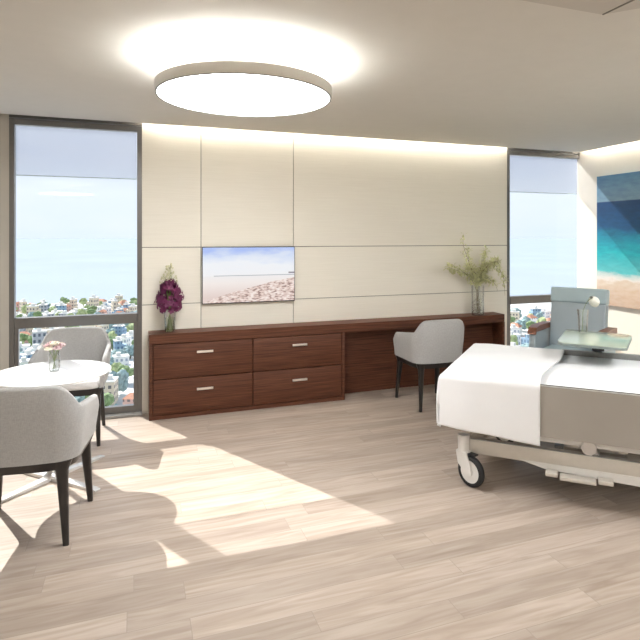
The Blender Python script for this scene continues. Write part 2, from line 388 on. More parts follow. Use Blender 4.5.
# lowered ceiling panel at the top right, with its seam
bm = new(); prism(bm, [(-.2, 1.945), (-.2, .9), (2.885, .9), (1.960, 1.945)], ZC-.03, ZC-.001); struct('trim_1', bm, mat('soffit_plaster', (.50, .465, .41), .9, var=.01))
bm = new(); box(bm, (1.955, .9, ZC-.034), (1.962, 1.94, ZC-.030)); struct('trim_2', bm, M_groove)
WIN = [(-.991, .064), (4.027, XR)]
X2 = (-2.2, -1.057)
# back wall: panelled part between the windows, with its grooves as real gaps
bm = new()
box(bm, (.064, WY+.012, 0), (4.027, WY+.12, 2.82))
gx = [.064, .586, 1.483, 4.027]; gz = [0, .984, 1.508, 2.82]; g = .0035
struct('wall_back_core', bm, M_groove)
bm = new()
for i in range(3):
    for k in range(3):
        x0 = gx[i]+(g if i else 0); x1 = gx[i+1]-(g if i < 2 else 0)
        z0 = gz[k]+(g if k else 0); z1 = gz[k+1]-(g if k < 2 else 0)
        if i == 1 and k == 1: pass
        box(bm, (x0, WY, z0), (x1, WY+.02, z1))
struct('wall_back', bm, M_panel)
bm = new(); box(bm, (X2[1], WY, 0), (-.991, WY+.12, 2.82)); struct('wall_back_pier', bm, M_wgrey)
bm = new(); box(bm, (XL-.1, WY, 0), (X2[0], WY+.12, 2.82)); struct('wall_back_end', bm, M_wgrey)
for nm, (a, b) in zip(('header_left', 'header_middle', 'header_right'), (X2, WIN[0], WIN[1])):
    bm = new(); box(bm, (a, WY, 2.612), (b, WY+.12, 2.82)); struct('wall_back_'+nm, bm, M_frame)
bm = new(); box(bm, (XR, YB-.1, 0), (XR+.12, WY+.045, 2.82)); struct('wall_right', bm, M_wall)
bm = new(); box(bm, (XL-.1, YB-.1, 0), (XL, WY, 2.82)); struct('wall_left', bm, M_wall)
bm = new(); box(bm, (XL-.1, YB-.1, 0), (XR+.1, YB, 2.82)); struct('wall_front', bm, M_wall)
# light strips in the slot
for nm, a, b in (('cove_strip', (.07, WY-SL, 2.74), (4.02, WY-.006, 2.755)), ('cove_strip', (XR-SL, YB+.1, 2.74), (XR-.006, WY-.10, 2.755))):
    bm = new(); box(bm, a, b); o = obj(nm, bm, M_cove, smooth=False)
    tag(o, 'warm linear light in the ceiling slot above the ' + ('panelled wall' if a[0] < 1 else 'wall with the beach painting'), 'light')

# windows
def window(n, a, b, right_jamb=True):
    fr = new(); y0, y1 = WY, WY+.07
    L, R = a, b
    jl, jr = .040, .042
    box(fr, (L, y0, 0.02), (L+jl, y1, 2.606), .003)
    if right_jamb: box(fr, (R-jr, y0, .02), (R, y1, 2.606), .003)
    else: jr = 0
    box(fr, (L+jl, y0+.002, 2.556), (R-jr, y1, 2.606), .003)
    box(fr, (L+jl, y0-.012, .826), (R-jr, y1, .915), .004)
    # inset lower sash
    s = .03 if right_jamb else .012
    box(fr, (L+jl, y0+.004, .075), (L+jl+s, y1-.01, .826), .002); box(fr, (R-jr-s, y0+.004, .075), (R-jr, y1-.01, .826), .002)
    box(fr, (L+jl, y0+.004, .02), (R-jr, y1-.01, .082), .002)
    win = struct('window_%d' % n, fr, M_frame)
    gp = new(); box(gp, (L+jl, y0+.045, .915), (R-jr, y0+.049, 2.556)); box(gp, (L+jl+s, y0+.045, .082), (R-jr-s, y0+.049, .826))
    obj('window_glass', gp, M_glass, win, smooth=False)
    sl = new(); box(sl, (L, WY-.06, 0), (R, WY+.10, .022), .003); obj('window_sill', sl, M_sill, win)
    return win
window(1, *WIN[0]); window(2, *WIN[1], right_jamb=False); window(3, *X2)
for (a, b), lab in ((WIN[0], 'sheer blue-grey roller shade at the top of the window behind the round table'),
                    (WIN[1], 'sheer blue-grey roller shade at the top of the corner window by the recliner')):
    r = thing('roller_shade', lab, 'shade', ((a+b)/2, WY+.03, 2.53))
    hw = (b-a)/2-.045
    bm = new(); box(bm, (-hw, -.0008, -.40), (hw+(.04 if b > 4 else 0), .0008, .02)); obj('shade_fabric', bm, M_sheer, r, smooth=False)
    bm = new(); box(bm, (-hw, -.004, -.405), (hw+(.04 if b > 4 else 0), .004, -.398)); obj('hem_bar', bm, M_vinyl2, r, smooth=False)

# ------------------------------------------------------------------ ceiling lamp, plus added fill lamps out of view
def ring_lamp(x, y, lab):
    t = thing('ceiling_lamp', lab, 'ceiling lamp', (x, y, 2.42)); R = .508
    bm = new(); lathe(bm, [(R-.012, .004), (R-.004, 0), (R, .004), (R+.002, .060), (R-.002, .063), (R-.03, .063), (R-.03, .045), (R-.012, .04), (R-.012, .004)], 96); obj('drum', bm, M_lampbody, t, sharp=50)
    bm = new(); lathe(bm, [(0, .004), (R-.012, .004), (R-.012, .009), (0, .009)], 96); obj('diffuser', bm, M_lamp, t, smooth=False)
    bm = new(); lathe(bm, [(R-.012, -.001), (R-.001, -.001), (R-.001, .003), (R-.012, .003), (R-.012, -.001)], 96); obj('trim_ring', bm, M_grey, t, smooth=False)
    bm = new(); lathe(bm, [(0, .05), (R-.10, .05), (R-.10, .056), (0, .056)], 96); obj('top_diffuser', bm, M_lampup, t, smooth=False)
    bm = new(); lathe(bm, [(0, .056), (.11, .056), (.11, ZC-2.42), (0, ZC-2.42)], 32); obj('ceiling_mount', bm, M_lampbody, t)
    return t
ring_lamp(.613, 3.298, 'large round white ceiling lamp with a glowing disc')
ring_lamp(-1.2, -.9, 'added round white fill lamp, unseen behind the viewer near the left wall')  # added behind the camera to brighten the room, not a known fixture
ring_lamp(1.6, -1.3, 'added round white fill lamp, unseen behind the viewer in the middle of the room')  # second added fill, unseen, lifts the overall room light
ring_lamp(3.75, 1.6, 'added round white fill lamp, out of view over the head end of the bed')  # added out of view to light the right part of the panelled wall

# ------------------------------------------------------------------ cabinet and desk
CF, CBK = 5.163, WY-.002
cab = thing('drawer_cabinet', 'low walnut cabinet with four drawers along the panelled wall', 'cabinet', (.12, CF, 0))
def L(a, b): return (a[0]-.12, a[1]-CF, a[2]), (b[0]-.12, b[1]-CF, b[2])
bm = new()
box(bm, *L((.12, CF, 0), (.148, CBK, .664)), .001); box(bm, *L((1.912, CF, 0), (1.94, CBK, .664)), .001)
box(bm, *L((.148, CF, 0), (1.912, CBK, .036))); box(bm, *L((.148, CF+.03, .036), (1.912, CBK, .664)))
obj('carcass', bm, M_wood, cab)
for x0, x1 in ((.155, 1.024), (1.034, 1.905)):
    for z0, z1 in ((.042, .346), (.355, .658)):
        bm = new(); box(bm, *L((x0, CF-.001, z0), (x1, CF+.028, z1)), .0015); d = obj('drawer', bm, M_wood, cab)
        xc = .594 if x0 < .5 else 1.476; zc = .577 if z0 > .2 else .245
        bm = new(); box(bm, *L((xc-.072, CF-.028, zc-.010), (xc+.072, CF-.018, zc+.010)), .002)
        for s in (-1, 1): box(bm, *L((xc+s*.06-.006, CF-.019, zc-.006), (xc+s*.06+.006, CF+.002, zc+.006)))
        obj('handle', bm, M_handle, d)
# the long desk and counter, one continuous top
desk = thing('desk', 'long walnut desktop running over the drawers to the corner window', 'desk', (1.94, CF, 0))
def L2(a, b): return (a[0]-1.94, a[1]-CF, a[2]), (b[0]-1.94, b[1]-CF, b[2])
bm = new(); y0 = -.004
poly = [(-1.822, y0), (1.25, y0), (1.60, y0+.006), (1.897, y0+.03), (1.897, CBK-CF), (-1.822, CBK-CF)]
prism(bm, poly, .666, .750, 0); obj('desktop', bm, M_wood, desk)
bm = new(); box(bm, *L2((1.941, WY-.028, 0), (3.809, CBK, .664))); obj('back_panel', bm, M_wood, desk)
bm = new(); box(bm, *L2((3.809, CF+.02, 0), (3.837, CBK, .665)), .001); obj('end_panel', bm, M_wood, desk)
# television
tv = thing('television', 'wall-mounted flat television showing a pink sandy beach', 'television', (0, 0, 0))
tv.location = (1.042, WY-.02, 1.24)
bm = new(); box(bm, (-.450, -.020, -.268), (.444, .004, .268), .003); obj('screen_housing', bm, mat('black_plastic', (.02, .02, .022), .3), tv)
bm = new(); box(bm, (.597, WY-.0415, .981), (1.481, WY-.040, 1.503)); o = obj('screen', bm, M_tv, tv, smooth=False); o.location = (-1.042, -(WY-.02), -1.24)
bm = new(); box(bm, (-.15, .0, -.1), (.15, .02, .1)); obj('wall_bracket', bm, M_rubber, tv)

# ------------------------------------------------------------------ beach painting
pt = thing('painting', 'big frameless beach painting with turquoise waves on the right wall', 'painting', (XR, 3.9, .827))
bm = new(); box(bm, (XR-.03, 2.7, .827), (XR-.001, 5.099, 2.307), .001)
o = obj('canvas', bm, M_paint, pt, smooth=False); o.location = (-XR, -3.9, -.827)

# ------------------------------------------------------------------ armchairs
def smooth(a, b, x):
    x = min(1, max(0, (x-a)/(b-a))); return x*x*(3-2*x)
def make_armchair(label):
    t = thing('armchair', label, 'chair', group=None)
    W, B, F, RC = .268, -.262, .235, .12      # half width, back y, front y, corner radius; chair faces +y
    pts = []
    for k in range(13): pts.append((-W, F-(F-(B+RC))*k/12))
    for k in range(1, 12): a = PI+(PI/2)*k/12; pts.append((-W+RC+RC*math.cos(a), B+RC+RC*math.sin(a)))
    for k in range(13): pts.append((-W+RC+(2*W-2*RC)*k/12, B-.012*math.sin(PI*k/12)))
    pts += [(-x, y) for x, y in pts[:24][::-1]]
    secs = []; n = len(pts)
    for i, (x, y) in enumerate(pts):
        p = Vector(pts[max(i-1, 0)]); q = Vector(pts[min(i+1, n-1)]); d = (q-p).normalized(); nrm = Vector((d.y, -d.x))   # outward
        if nrm.dot(Vector((x, y-0.02))) < 0: nrm = -nrm
        top = .662+.14*(F-y)+.108*(1-smooth(-.268, -.185, y))
        th = .038 if 0 < i < n-1 else .03
        e_ = 0 if 2 <= i <= n-3 else 1
        top -= (.0, .022, .055)[2-min(i, n-1-i)] if e_ and min(i, n-1-i) < 2 else 0
        zb = .437
        sec = []
        def P(o, z):
            fl = .018*smooth(.45, .85, z); ins = -.012*(1-smooth(.43, .60, z))
            c = Vector((x, y))+nrm*(o+fl+ins); return (c.x, c.y, z)
        hh = top-zb
        for z in (zb, zb+.02, zb+hh*.3, zb+hh*.6, top-.02): sec.append(P(0, z))
        sec.append(P(-.005, top-.006)); sec.append(P(-th/2, top)); sec.append(P(-th+.005, top-.006))
        for z in (top-.02, zb+hh*.6, zb+hh*.3, zb+.02, zb): sec.append(P(-th, z))
        secs.append(sec)
    bm = new(); loft(bm, secs); obj('backrest', bm, M_fab, t, sharp=60)
    # cushion
    def rr(w, b, f, r, z, fr=.06):
        c = []
        for cx_, cy_, a0, rad in ((w-fr, f-fr, 0, fr), (-w+fr, f-fr, PI/2, fr), (-w+r, b+r, PI, r), (w-r, b+r, 1.5*PI, r)):
            for k in range(7): a = a0+(PI/2)*k/6; c.append((cx_+rad*math.cos(a), cy_+rad*math.sin(a), z))
        return c
    bm = new(); loft(bm, [rr(.218, -.21, .245, .12, .432), rr(.226, -.216, .256, .12, .440), rr(.226, -.216, .258, .12, .478), rr(.212, -.20, .244, .11, .492), rr(.16, -.15, .19, .08, .498)])
    obj('seat', bm, M_seat, t, sharp=60)
    bm = new(); loft(bm, [rr(.235, -.232, .240, .14, .386), rr(.252, -.248, .250, .15, .436)]); obj('seat_frame', bm, M_dark, t, sharp=40)
    for sx in (-1, 1):
        for sy in (-1, 1):
            bx, by = (.205, .205) if sy > 0 else (.182, -.187)
            fx, fy = (.224, .262) if sy > 0 else (.212, -.236)
            bm = new(); S_ = []
            for k in range(9):
                f = k/8; z = .43*(1-f); cx_ = bx+(fx-bx)*f; cy_ = by+(fy-by)*f
                w_ = .0125+.014*(1-f)+.020*max(0, 1-f*6)**2; d_ = .0125+.012*(1-f)+.016*max(0, 1-f*6)**2
                S_.append([(sx*cx_+a*w_, cy_+b*d_, z) for a, b in ((-1, -.6), (-.6, -1), (.6, -1), (1, -.6), (1, .6), (.6, 1), (-.6, 1), (-1, .6))])
            loft(bm, S_); obj('leg', bm, M_dark, t, sharp=50)
    return t
ch = make_armchair('grey armchair in the left foreground, its back to the viewer, at the round table')
ch.location = (-.538, 3.50, 0); ch.rotation_euler = (0, 0, math.radians(-8))
c2 = dup(ch, None, (-.468, 4.955, 0), math.radians(177), 'grey armchair against the window, facing the viewer across the round table')
c3 = dup(ch, None, (2.675, 4.80, 0), math.radians(-1), 'grey armchair pushed under the walnut desk')

ch.scale = (1.13, 1, 1)
# ------------------------------------------------------------------ round table
tb = thing('round_table', 'round white pedestal table with a cross base between two armchairs', 'table', (-.514, 4.145, 0))
bm = new(); R = .366; lathe(bm, [(0, .692), (R-.03, .692), (R-.006, .697), (R, .703), (R-.003, .709), (R-.01, .710), (0, .710)], 72); obj('tabletop', bm, M_white, tb, sharp=50)
bm = new(); cyl(bm, (0, 0, .022), (0, 0, .692), .022, n=28); lathe(bm, [(.024, .022), (.05, .022), (.05, .03), (.03, .045), (.024, .06)], 28); lathe(bm, [(.10, .686), (.10, .692), (0, .692), (0, .686)], 28); obj('column', bm, M_chrome, tb, sharp=50)
bm = new()
for a in (20, 110, 200, 290):
    a = math.radians(a+25); M = Matrix.Rotation(a, 4, 'Z'); 
    loft(bm, [[tuple(M @ Vector(p)) for p in ((x_, -w_, .002), (x_, w_, .002), (x_, w_, h_), (x_, -w_, h_))] for x_, w_, h_ in ((.0, .028, .026), (.39, .022, .014), (.42, .020, .010))])
obj('cross_base', bm, mat('white_metal', (.80, .80, .79), .25, metal=.3, var=.02), tb, sharp=30)

# ------------------------------------------------------------------ flowers
def blob(bm, c, r, seed=0, sub=1, sq=(1, 1, 1)):
    rnd = random.Random(seed)
    g_ = bmesh.ops.create_icosphere(bm, subdivisions=sub, radius=r)
    for v in g_['verts']:
        k = 1+rnd.uniform(-.28, .28); v.co = Vector((v.co.x*sq[0]*k+c[0], v.co.y*sq[1]*k+c[1], v.co.z*sq[2]*k+c[2]))
def petal(bm, c, d, up, L_, W_, cup=.3):
    """small curved leaf or petal quad strip starting at c in direction d"""
    d = Vector(d).normalized(); s = d.cross(Vector(up)); s = s.normalized() if s.length > 1e-4 else d.orthogonal().normalized(); n_ = s.cross(d)
    c = Vector(c); rows = []
    for f, w_ in ((0, .25), (.35, 1), (.75, .85), (1, .1)):
        p = c+d*L_*f+n_*(-cup*L_*f*f)
        rows.append((bm.verts.new(p-s*W_*w_/2+n_*cup*W_*.3*w_), bm.verts.new(p), bm.verts.new(p+s*W_*w_/2+n_*cup*W_*.3*w_)))
    for A, B in zip(rows, rows[1:]):
        for k in (0, 1): bm.faces.new((A[k], A[k+1], B[k+1], B[k]))
def orchid(bm, c, d, r, rnd):
    d = Vector(d).normalized(); a = d.orthogonal().normalized(); b = d.cross(a); ph = rnd.uniform(0, 1.2)
    for k in range(5):
        t_ = ph+k*2*PI/5; o_ = a*math.cos(t_)+b*math.sin(t_)+d*.35; petal(bm, c, o_, d, r, r*.8, .3)
def vase(bm, prof, n=32):
    """thin-walled glass from an outer profile"""
    inner = [(max(r-.003, .001), z+(.004 if i == 0 else 0)) for i, (r, z) in enumerate(prof)]
    lathe(bm, [(0, prof[0][1])]+prof+inner[::-1]+[(0, prof[0][1]+.006)], n)

fv = thing('flower_vase', 'glass vase of purple orchids on the left end of the cabinet', 'vase', (.298, 5.275, .750))
bm = new(); vase(bm, [(.042, 0), (.046, .01), (.046, .08), (.050, .15), (.058, .205)]); obj('glass_vase', bm, M_vglass, fv)
bm = new(); lathe(bm, [(0, .008), (.040, .008), (.042, .08), (.044, .125), (0, .125)]); obj('water', bm, M_water, fv)
bq = thing('orchid_bouquet', 'bouquet of dark purple orchids in the vase on the cabinet', 'flowers', (.298, 5.275, .76))
rnd = random.Random(3); bm = new(); tips = []
for k in range(11):
    a = 2*PI*k/11; rr_ = .018+.01*rnd.random(); top = Vector((math.cos(a)*.055*rnd.uniform(.4, 1.25), math.sin(a)*.055*rnd.uniform(.4, 1), .30+.20*rnd.random()))
    if k < 3: top.z = .53+.03*k; top.x *= .4
    tips.append(top); tube(bm, [(-math.cos(a)*rr_, -math.sin(a)*rr_, .005), (0, 0, .17), tuple(top*.8+Vector((0, 0, .03))), tuple(top)], .0028, 6, .0015)
obj('stem', bm, M_stem, bq)
bm = new()
for k in range(150):
    z = rnd.uniform(.185, .45); f = (z-.185)/.265
    R_ = .135*math.sin(PI*min(1, .22+f*.72))**.8*(1-.25*f)
    a = rnd.uniform(0, 2*PI); r_ = R_*math.sqrt(rnd.uniform(.35, 1)); c = Vector((r_*math.cos(a)*1.05-.004, r_*math.sin(a), z))
    orchid(bm, c, (math.cos(a), math.sin(a), rnd.uniform(-.3, .6)), rnd.uniform(.022, .034), rnd)
obj('blossoms', bm, M_purple, bq, smooth=False)
bm = new()
for k in range(46):
    z = rnd.uniform(.425, .60); w_ = .085*(1-(z-.43)/.22); c = (rnd.uniform(-w_, w_)-.005, rnd.uniform(-w_, w_)*.7, z); blob(bm, c, rnd.uniform(.005, .010), k, 1, (1, 1, 1.3)); tube(bm, [(0, 0, z-.05), (c[0]*.6, c[1]*.6, z-.02), c], .0015, 4)
tube(bm, [(0, 0, .36), (0, 0, .57)], .003, 5); obj('buds', bm, M_palef, bq)

bv = thing('branch_vase', 'tall clear vase filled with stems and pebbles at the right end of the desk', 'vase', (3.535, 5.255, .750))
bm = new(); vase(bm, [(.066, 0), (.069, .01), (.066, .16), (.070, .32)]); obj('glass_vase', bm, M_vglass, bv)
bm = new()
for k in range(70):
    a = rnd.uniform(0, 2*PI); r_ = .052*math.sqrt(rnd.random()); blob(bm, (r_*math.cos(a), r_*math.sin(a), .016+.16*rnd.random()), rnd.uniform(.006, .011), k, 1, (1.2, 1, .8))
o = obj('pebbles', bm, M_pebble, bv)
br_ = thing('branch_arrangement', 'loose spray of pale green leafy branches in the vase on the desk', 'flowers', (3.535, 5.255, .76)); br_.scale = (1.22, 1.22, 1.22)
paths = [[(0, 0, .01), (-.03, -.01, .25), (-.10, -.02, .45), (-.17, -.03, .62), (-.165, -.03, .72)],
         [(.01, 0, .01), (-.02, .01, .24), (-.12, .0, .36), (-.24, -.02, .40), (-.33, -.03, .43)],
         [(0, .01, .01), (.02, 0, .26), (.06, -.02, .40), (.15, -.03, .44), (.24, -.04, .34), (.255, -.05, .16)],
         [(0, 0, .01), (.0, -.01, .26), (.03, -.03, .38), (.11, -.05, .46), (.18, -.05, .47)],
         [(-.01, 0, .01), (.01, .0, .26), (.08, .01, .32), (.18, .01, .27), (.22, .01, .20)],
         [(.0, .01, .01), (-.02, 0, .25), (-.06, .01, .38), (-.09, .01, .50), (-.11, .0, .60)],
         [(.01, .01, .01), (.0, 0, .25), (.02, .01, .36), (.06, .01, .47), (.085, .0, .57)],
         [(.01, -.01, .01), (-.01, 0, .25), (-.03, -.03, .34), (-.09, -.05, .40), (-.15, -.05, .44)]]
bm = new(); bl = new()
def catmull(P, n=6):
    P = [Vector(p) for p in P]; out = []
    for i in range(len(P)-1):
        a, b, c, d = P[max(i-1, 0)], P[i], P[i+1], P[min(i+2, len(P)-1)]
        for k in range(n):
            t_ = k/n; out.append(.5*((2*b)+(-a+c)*t_+(2*a-5*b+4*c-d)*t_*t_+(-a+3*b-3*c+d)*t_**3))
    out.append(P[-1]); return out
for pi_, P in enumerate(paths):
    C_ = catmull(P); tube(bm, C_, .0032, 5, .001)
    dens = 15 if pi_ not in (0, 5) else 5
    for i, c in enumerate(C_):
        if c.z < .27: continue
        if pi_ == 0 and c.z > .58 and rnd.random() < .6: continue
        for q in range(dens):
            v = Vector((rnd.gauss(0, 1), rnd.gauss(0, .7), rnd.gauss(.1, .8))); o_ = v.normalized()
            petal(bl, c+v*.013, o_, (0, 0, 1), rnd.uniform(.018, .034), rnd.uniform(.010, .018), .3)
        if rnd.random() < .35 and c.z > .3:
            v = Vector((rnd.uniform(-.06, .06), rnd.uniform(-.04, .04), rnd.uniform(-.02, .07))); tube(bm, [c, c+v*.6+Vector((0, 0, .004)), c+v], .0012, 4, .0006)
            for q in range(3): petal(bl, c+v*(.5+.25*q), (rnd.gauss(0, 1), rnd.gauss(0, 1), rnd.gauss(0, 1)), (0, 0, 1), .018, .010, .3)
obj('branch', bm, M_twig, br_); obj('leaves', bl, M_leafy, br_, smooth=False)

rv = thing('flower_vase', 'small clear glass vase of pink roses on the round white table', 'vase', (-.500, 4.165, .711))
bm = new(); vase(bm, [(.030, 0), (.033, .008), (.036, .03), (.036, .095), (.029, .12), (.031, .132)]); obj('glass_vase', bm, M_vglass, rv)
bm = new(); lathe(bm, [(0, .008), (.030, .008), (.032, .07), (0, .07)]); obj('water', bm, M_vglass, rv)
rb = thing('rose_bouquet', 'small bunch of pink and cream roses in the glass vase on the round table', 'flowers', (-.500, 4.165, .720))
def rose(bm, c, r, rnd):
    for ring, (nn, rr_, up) in enumerate(((3, .35, 1.4), (5, .65, .9), (6, 1.0, .35))):
        for k in range(nn):
            a = 2*PI*k/nn+ring*.5; d = Vector((math.cos(a), math.sin(a), up)); petal(bm, Vector(c)+Vector((math.cos(a), math.sin(a), 0))*r*.1*ring, d, (0, 0, 1), r*(.7+.35*rr_), r*(.7+.4*rr_), -.35)
bm = new()
heads = [(-.038, .0, .150, 0), (.004, -.02, .165, 1), (.040, .0, .150, 0), (-.015, .03, .160, 0), (.025, .03, .150, 1), (-.03, -.028, .135, 1), (.022, -.035, .138, 0)]
for x, y, z, k in heads: tube(bm, [(-x*.3, -y*.3, .004), (x*.3, y*.3, .09), (x, y, z)], .0018, 5)
obj('stem', bm, M_stem, rb)
for x, y, z, k in heads:
    bm = new(); rose(bm, (x, y, z), .030, rnd); blob(bm, (x, y, z+.012), .012, 3); obj('rose', bm, M_peach if k else M_pink, rb, smooth=False)

# ------------------------------------------------------------------ hospital bed (local x = towards the foot, local y = towards the viewer's side)
bed = thing('hospital_bed', 'white hospital bed on a pale wheeled frame in the right foreground', 'bed', (2.024, 3.095, 0), math.radians(135.9))
bm = new(); box(bm, (-2.05, -1.03, .50), (.14, .005, .695), .03, 4); obj('mattress', bm, M_sheet, bed, sharp=60)
bm = new(); box(bm, (-2.0, -.99, .34), (.10, -.03, .50), .01); obj('deck', bm, M_bedwhite, bed)
def rail(y0, y1, z0, z1):
    bm = new(); pts = []
    for cx_, cz, a0 in ((.10, z1-.02, 0), (-1.95, z1-.02, PI/2), (-1.95, z0+.05, PI), (.10, z0+.05, 1.5*PI)):
        r_ = .02 if a0 < PI else .05
        for k in range(5): a = a0+(PI/2)*k/4; pts.append((cx_+r_*math.cos(a), cz+r_*math.sin(a)))
    loft(bm, [[(x, y, z) for x, z in pts] for y in (y0, y0+.004, y1-.004, y1)]); return bm
obj('side_panel', rail(.012, .045, .395, .700), M_bedpanel, bed, sharp=40)
bm = new(); box(bm, (-1.95, .006, .697), (.10, .014, .7025)); obj('edge_trim', bm, M_rubber, bed)
rl = rail(-1.085, -1.05, .42, .725); [setattr(v.co, 'x', -1.95+(v.co.x+1.95)*.70) for v in rl.verts]; obj('far_side_panel', rl, M_grey, bed, sharp=40)
bm = new(); box(bm, (.12, -1.02, .36), (.165, -.01, .69), .012); obj('footboard', bm, M_bedwhite, bed)
# base frame
bm = new()
for y in (-.05, -.87): box(bm, (-1.78, y-.03, .205), (.05, y+.03, .295), .006)
for x in (-1.70, -.95, -.02): box(bm, (x-.04, -.84, .215), (x+.04, -.08, .285), .004)
obj('base_frame', bm, M_bedmetal, bed)
bm = new(); box(bm, (-1.78, -.026, .2955), (.0, -.018, .300)); obj('frame_trim', bm, M_grey, bed)
for xx in (-.70, -1.35):   # lifting arms between frame and deck
    bm = new(); loft(bm, [[(xx+a, y, z) for a, z in ((-.06, .29), (.02, .29), (.10, .42), (.03, .42))] for y in (-.16, -.06)]); loft(bm, [[(xx+a, y, z) for a, z in ((-.06, .29), (.02, .29), (.10, .42), (.03, .42))] for y in (-.86, -.76)])
    cyl(bm, (xx-.0, -.90, .33), (xx, -.02, .34), .042, n=24); obj('lift_arm', bm, M_chrome, bed)
bm = new(); box(bm, (-1.2, -.40, .23), (-.55, -.30, .31), .01); cyl(bm, (-.55, -.35, .27), (-.15, -.35, .33), .022); obj('actuator', bm, M_bedwhite, bed)
bm = new(); box(bm, (-1.5, -.30, .40), (-.30, -.12, .425), .004)
for k in range(5): box(bm, (-1.45+k*.27, -.95, .325), (-1.40+k*.27, -.05, .345), .003)
obj('underframe', bm, M_bedmetal, bed)
bm = new(); loft(bm, [[(-.30, y, .215), (-.46, y, .178), (-1.02, y, .160), (-1.10, y, .215)] for y in (-.06, -.015)]); obj('pedal_housing', bm, M_bedwhite, bed, sharp=30)
for x0, x1, z in ((-.46, -.53, .178), (-.54, -.74, .166), (-.75, -.83, .178)):
    bm = new(); box(bm, (x1, -.01, z-.012), (x0, .06, z+.010), .005); obj('pedal', bm, M_bedmetal, bed)
def caster(x, y, a):
    bm = new(); cyl(bm, (x, y, .215), (x, y, .32), .036, .038, 24); post = obj('caster', bm, M_bedwhite, bed)
    M = Matrix.Translation((x, y, 0)) @ Matrix.Rotation(a, 4, 'Z')
    bm = new()
    for s in (-1, 1):
        loft(bm, [[tuple(M @ Vector(p)) for p in ((-.040, yy, .215), (.045, yy, .215), (.075, yy, .14), (.082, yy, .085), (.042, yy, .080), (-.025, yy, .14))] for yy in sorted((s*.024, s*.031))])
    box(bm, (-.042, -.032, .202), (.046, .032, .222), .008, M=M); obj('fork', bm, M_bedwhite, post)
    Mw = M @ Matrix.Translation((.06, 0, .100)) @ Matrix.Rotation(PI/2, 4, 'X')
    bm = new(); lathe(bm, [(.072, -.019), (.088, -.020), (.097, -.012), (.100, 0), (.097, .012), (.088, .020), (.072, .019)], 40, M=Mw); obj('tire', bm, M_rubber, post, sharp=50)
    bm = new(); lathe(bm, [(0, -.021), (.02, -.021), (.024, -.012), (.072, -.016), (.072, .016), (.024, .012), (.02, .021), (0, .021)], 36, M=Mw); obj('hub', bm, M_bedwhite, post, sharp=40)
    bm = new(); box(bm, (.045, -.022, .204), (.10, .022, .216), .004, M=M); obj('brake_lever', bm, M_rubber, post)
caster(.045, -.02, math.radians(152.7)); caster(-.05, -.87, math.radians(150)); caster(-1.72, -.02, .4); caster(-1.72, -.87, 2.0)
# blanket draped over the foot end
bm = new(); top = .716; EU, EN, EF = .185, .045, -1.085; r0 = .035
def fold(s, edge, sgn):
    """distance along the cloth beyond the edge -> (offset from edge, drop)"""
    if s <= 0: return s, 0
    q = r0*PI/2
    if s < q: a = s/r0; return r0*math.sin(a), r0*(1-math.cos(a))
    return r0, r0+(s-q)
NU, NV = 64, 130; grid = []
lenN, lenF, lenU = .362, .30, .30
for i in range(NU+1):
    row = []
    for j in range(NV+1):
        vv = (EF-r0*0-lenF)+(EN+lenN-EF+lenF)*j/NV      # cloth coordinate across
        un = vv-(EN-r0); uf = (EF+r0)-vv
        head = -.43-.10*max(0, min(1, -vv/1.0))-.018*math.sin(max(-1.1, min(0, vv))*6.5)
        s_ = head+(EU+lenU-head)*i/NU
        su = s_-(EU-r0)
        ou, du = fold(su, 0, 1); ofn, dn = fold(un, 0, 1); off, df = fold(uf, 0, 1)
        X = EU-r0+ou; dv = 0; Y = vv
        if un > 0: Y = EN-r0+ofn; dv = dn*(1-.13*max(0, min(1, (s_+.43)/.6)))
        if uf > 0: Y = EF+r0-off; dv = df
        if du > 0 and dv > 0:
            dz = max(du, dv)+.05*min(du, dv); fl = min(du, dv)
            X += .010*math.sin(fl*9); Y += .03*fl*(1 if un > 0 else -1)
        else: dz = max(du, dv)
        dz *= 1
        wv = .0045*math.sin(s_*21+vv*3)*min(1, dv*6)+.006*math.sin(s_*9+1)*min(1, dv*5)
        if un > 0: Y += wv+.010*min(1, dv*4)
        if uf > 0: Y -= wv
        if su > 0: X += .006*math.sin(vv*14)*min(1, du*5)
        Z = top-dz+(.004*math.sin(s_*13+vv*5)+.003*math.sin(vv*17-s_*8))*(1 if dz == 0 else 0)
        if vv > -.9 and dz == 0: Z += .006*math.exp(-((s_-head)/.05)**2)
        row.append(bm.verts.new((X, Y, Z)))
    grid.append(row)
for i in range(NU):
    for j in range(NV): bm.faces.new((grid[i][j], grid[i+1][j], grid[i+1][j+1], grid[i][j+1]))
bk = obj('blanket', bm, M_blanket, sharp=180); bk.location = (2.024, 3.095, 0); bk.rotation_euler = (0, 0, math.radians(135.9))
so_ = bk.modifiers.new('thick', 'SOLIDIFY'); so_.thickness = .009; so_.offset = 1
tag(bk, 'thick white blanket draped over the foot end of the hospital bed', 'blanket')

# ------------------------------------------------------------------ overbed table
ot = thing('overbed_table', 'mint-topped overbed table standing across the far side of the bed', 'table', (2.024, 3.095, 0), math.radians(135.9))
pl = [(-.49, -.78), (-.53, -1.31), (-.56, -1.32), (-.98, -1.22), (-1.0, -1.17), (-.995, -1.10), (-.94, -.64), (-.91, -.62), (-.53, -.65), (-.50, -.68)]
bm = new(); prism(bm, pl, .828, .845, .003); obj('tray_edge', bm, M_traye, ot, sharp=40)
cx_ = sum(p[0] for p in pl)/len(pl); cy_ = sum(p[1] for p in pl)/len(pl)
bm = new(); prism(bm, [(cx_+(x-cx_)*.985, cy_+(y-cy_)*.985) for x, y in pl], .8452, .850, .001); obj('tray_top', bm, M_tray, ot, sharp=40)
bm = new(); box(bm, (-.79, -1.19, .12), (-.73, -1.13, .80), .006); box(bm, (-.80, -1.19, .79), (-.72, -.75, .828), .004); obj('column', bm, M_rubber, ot)
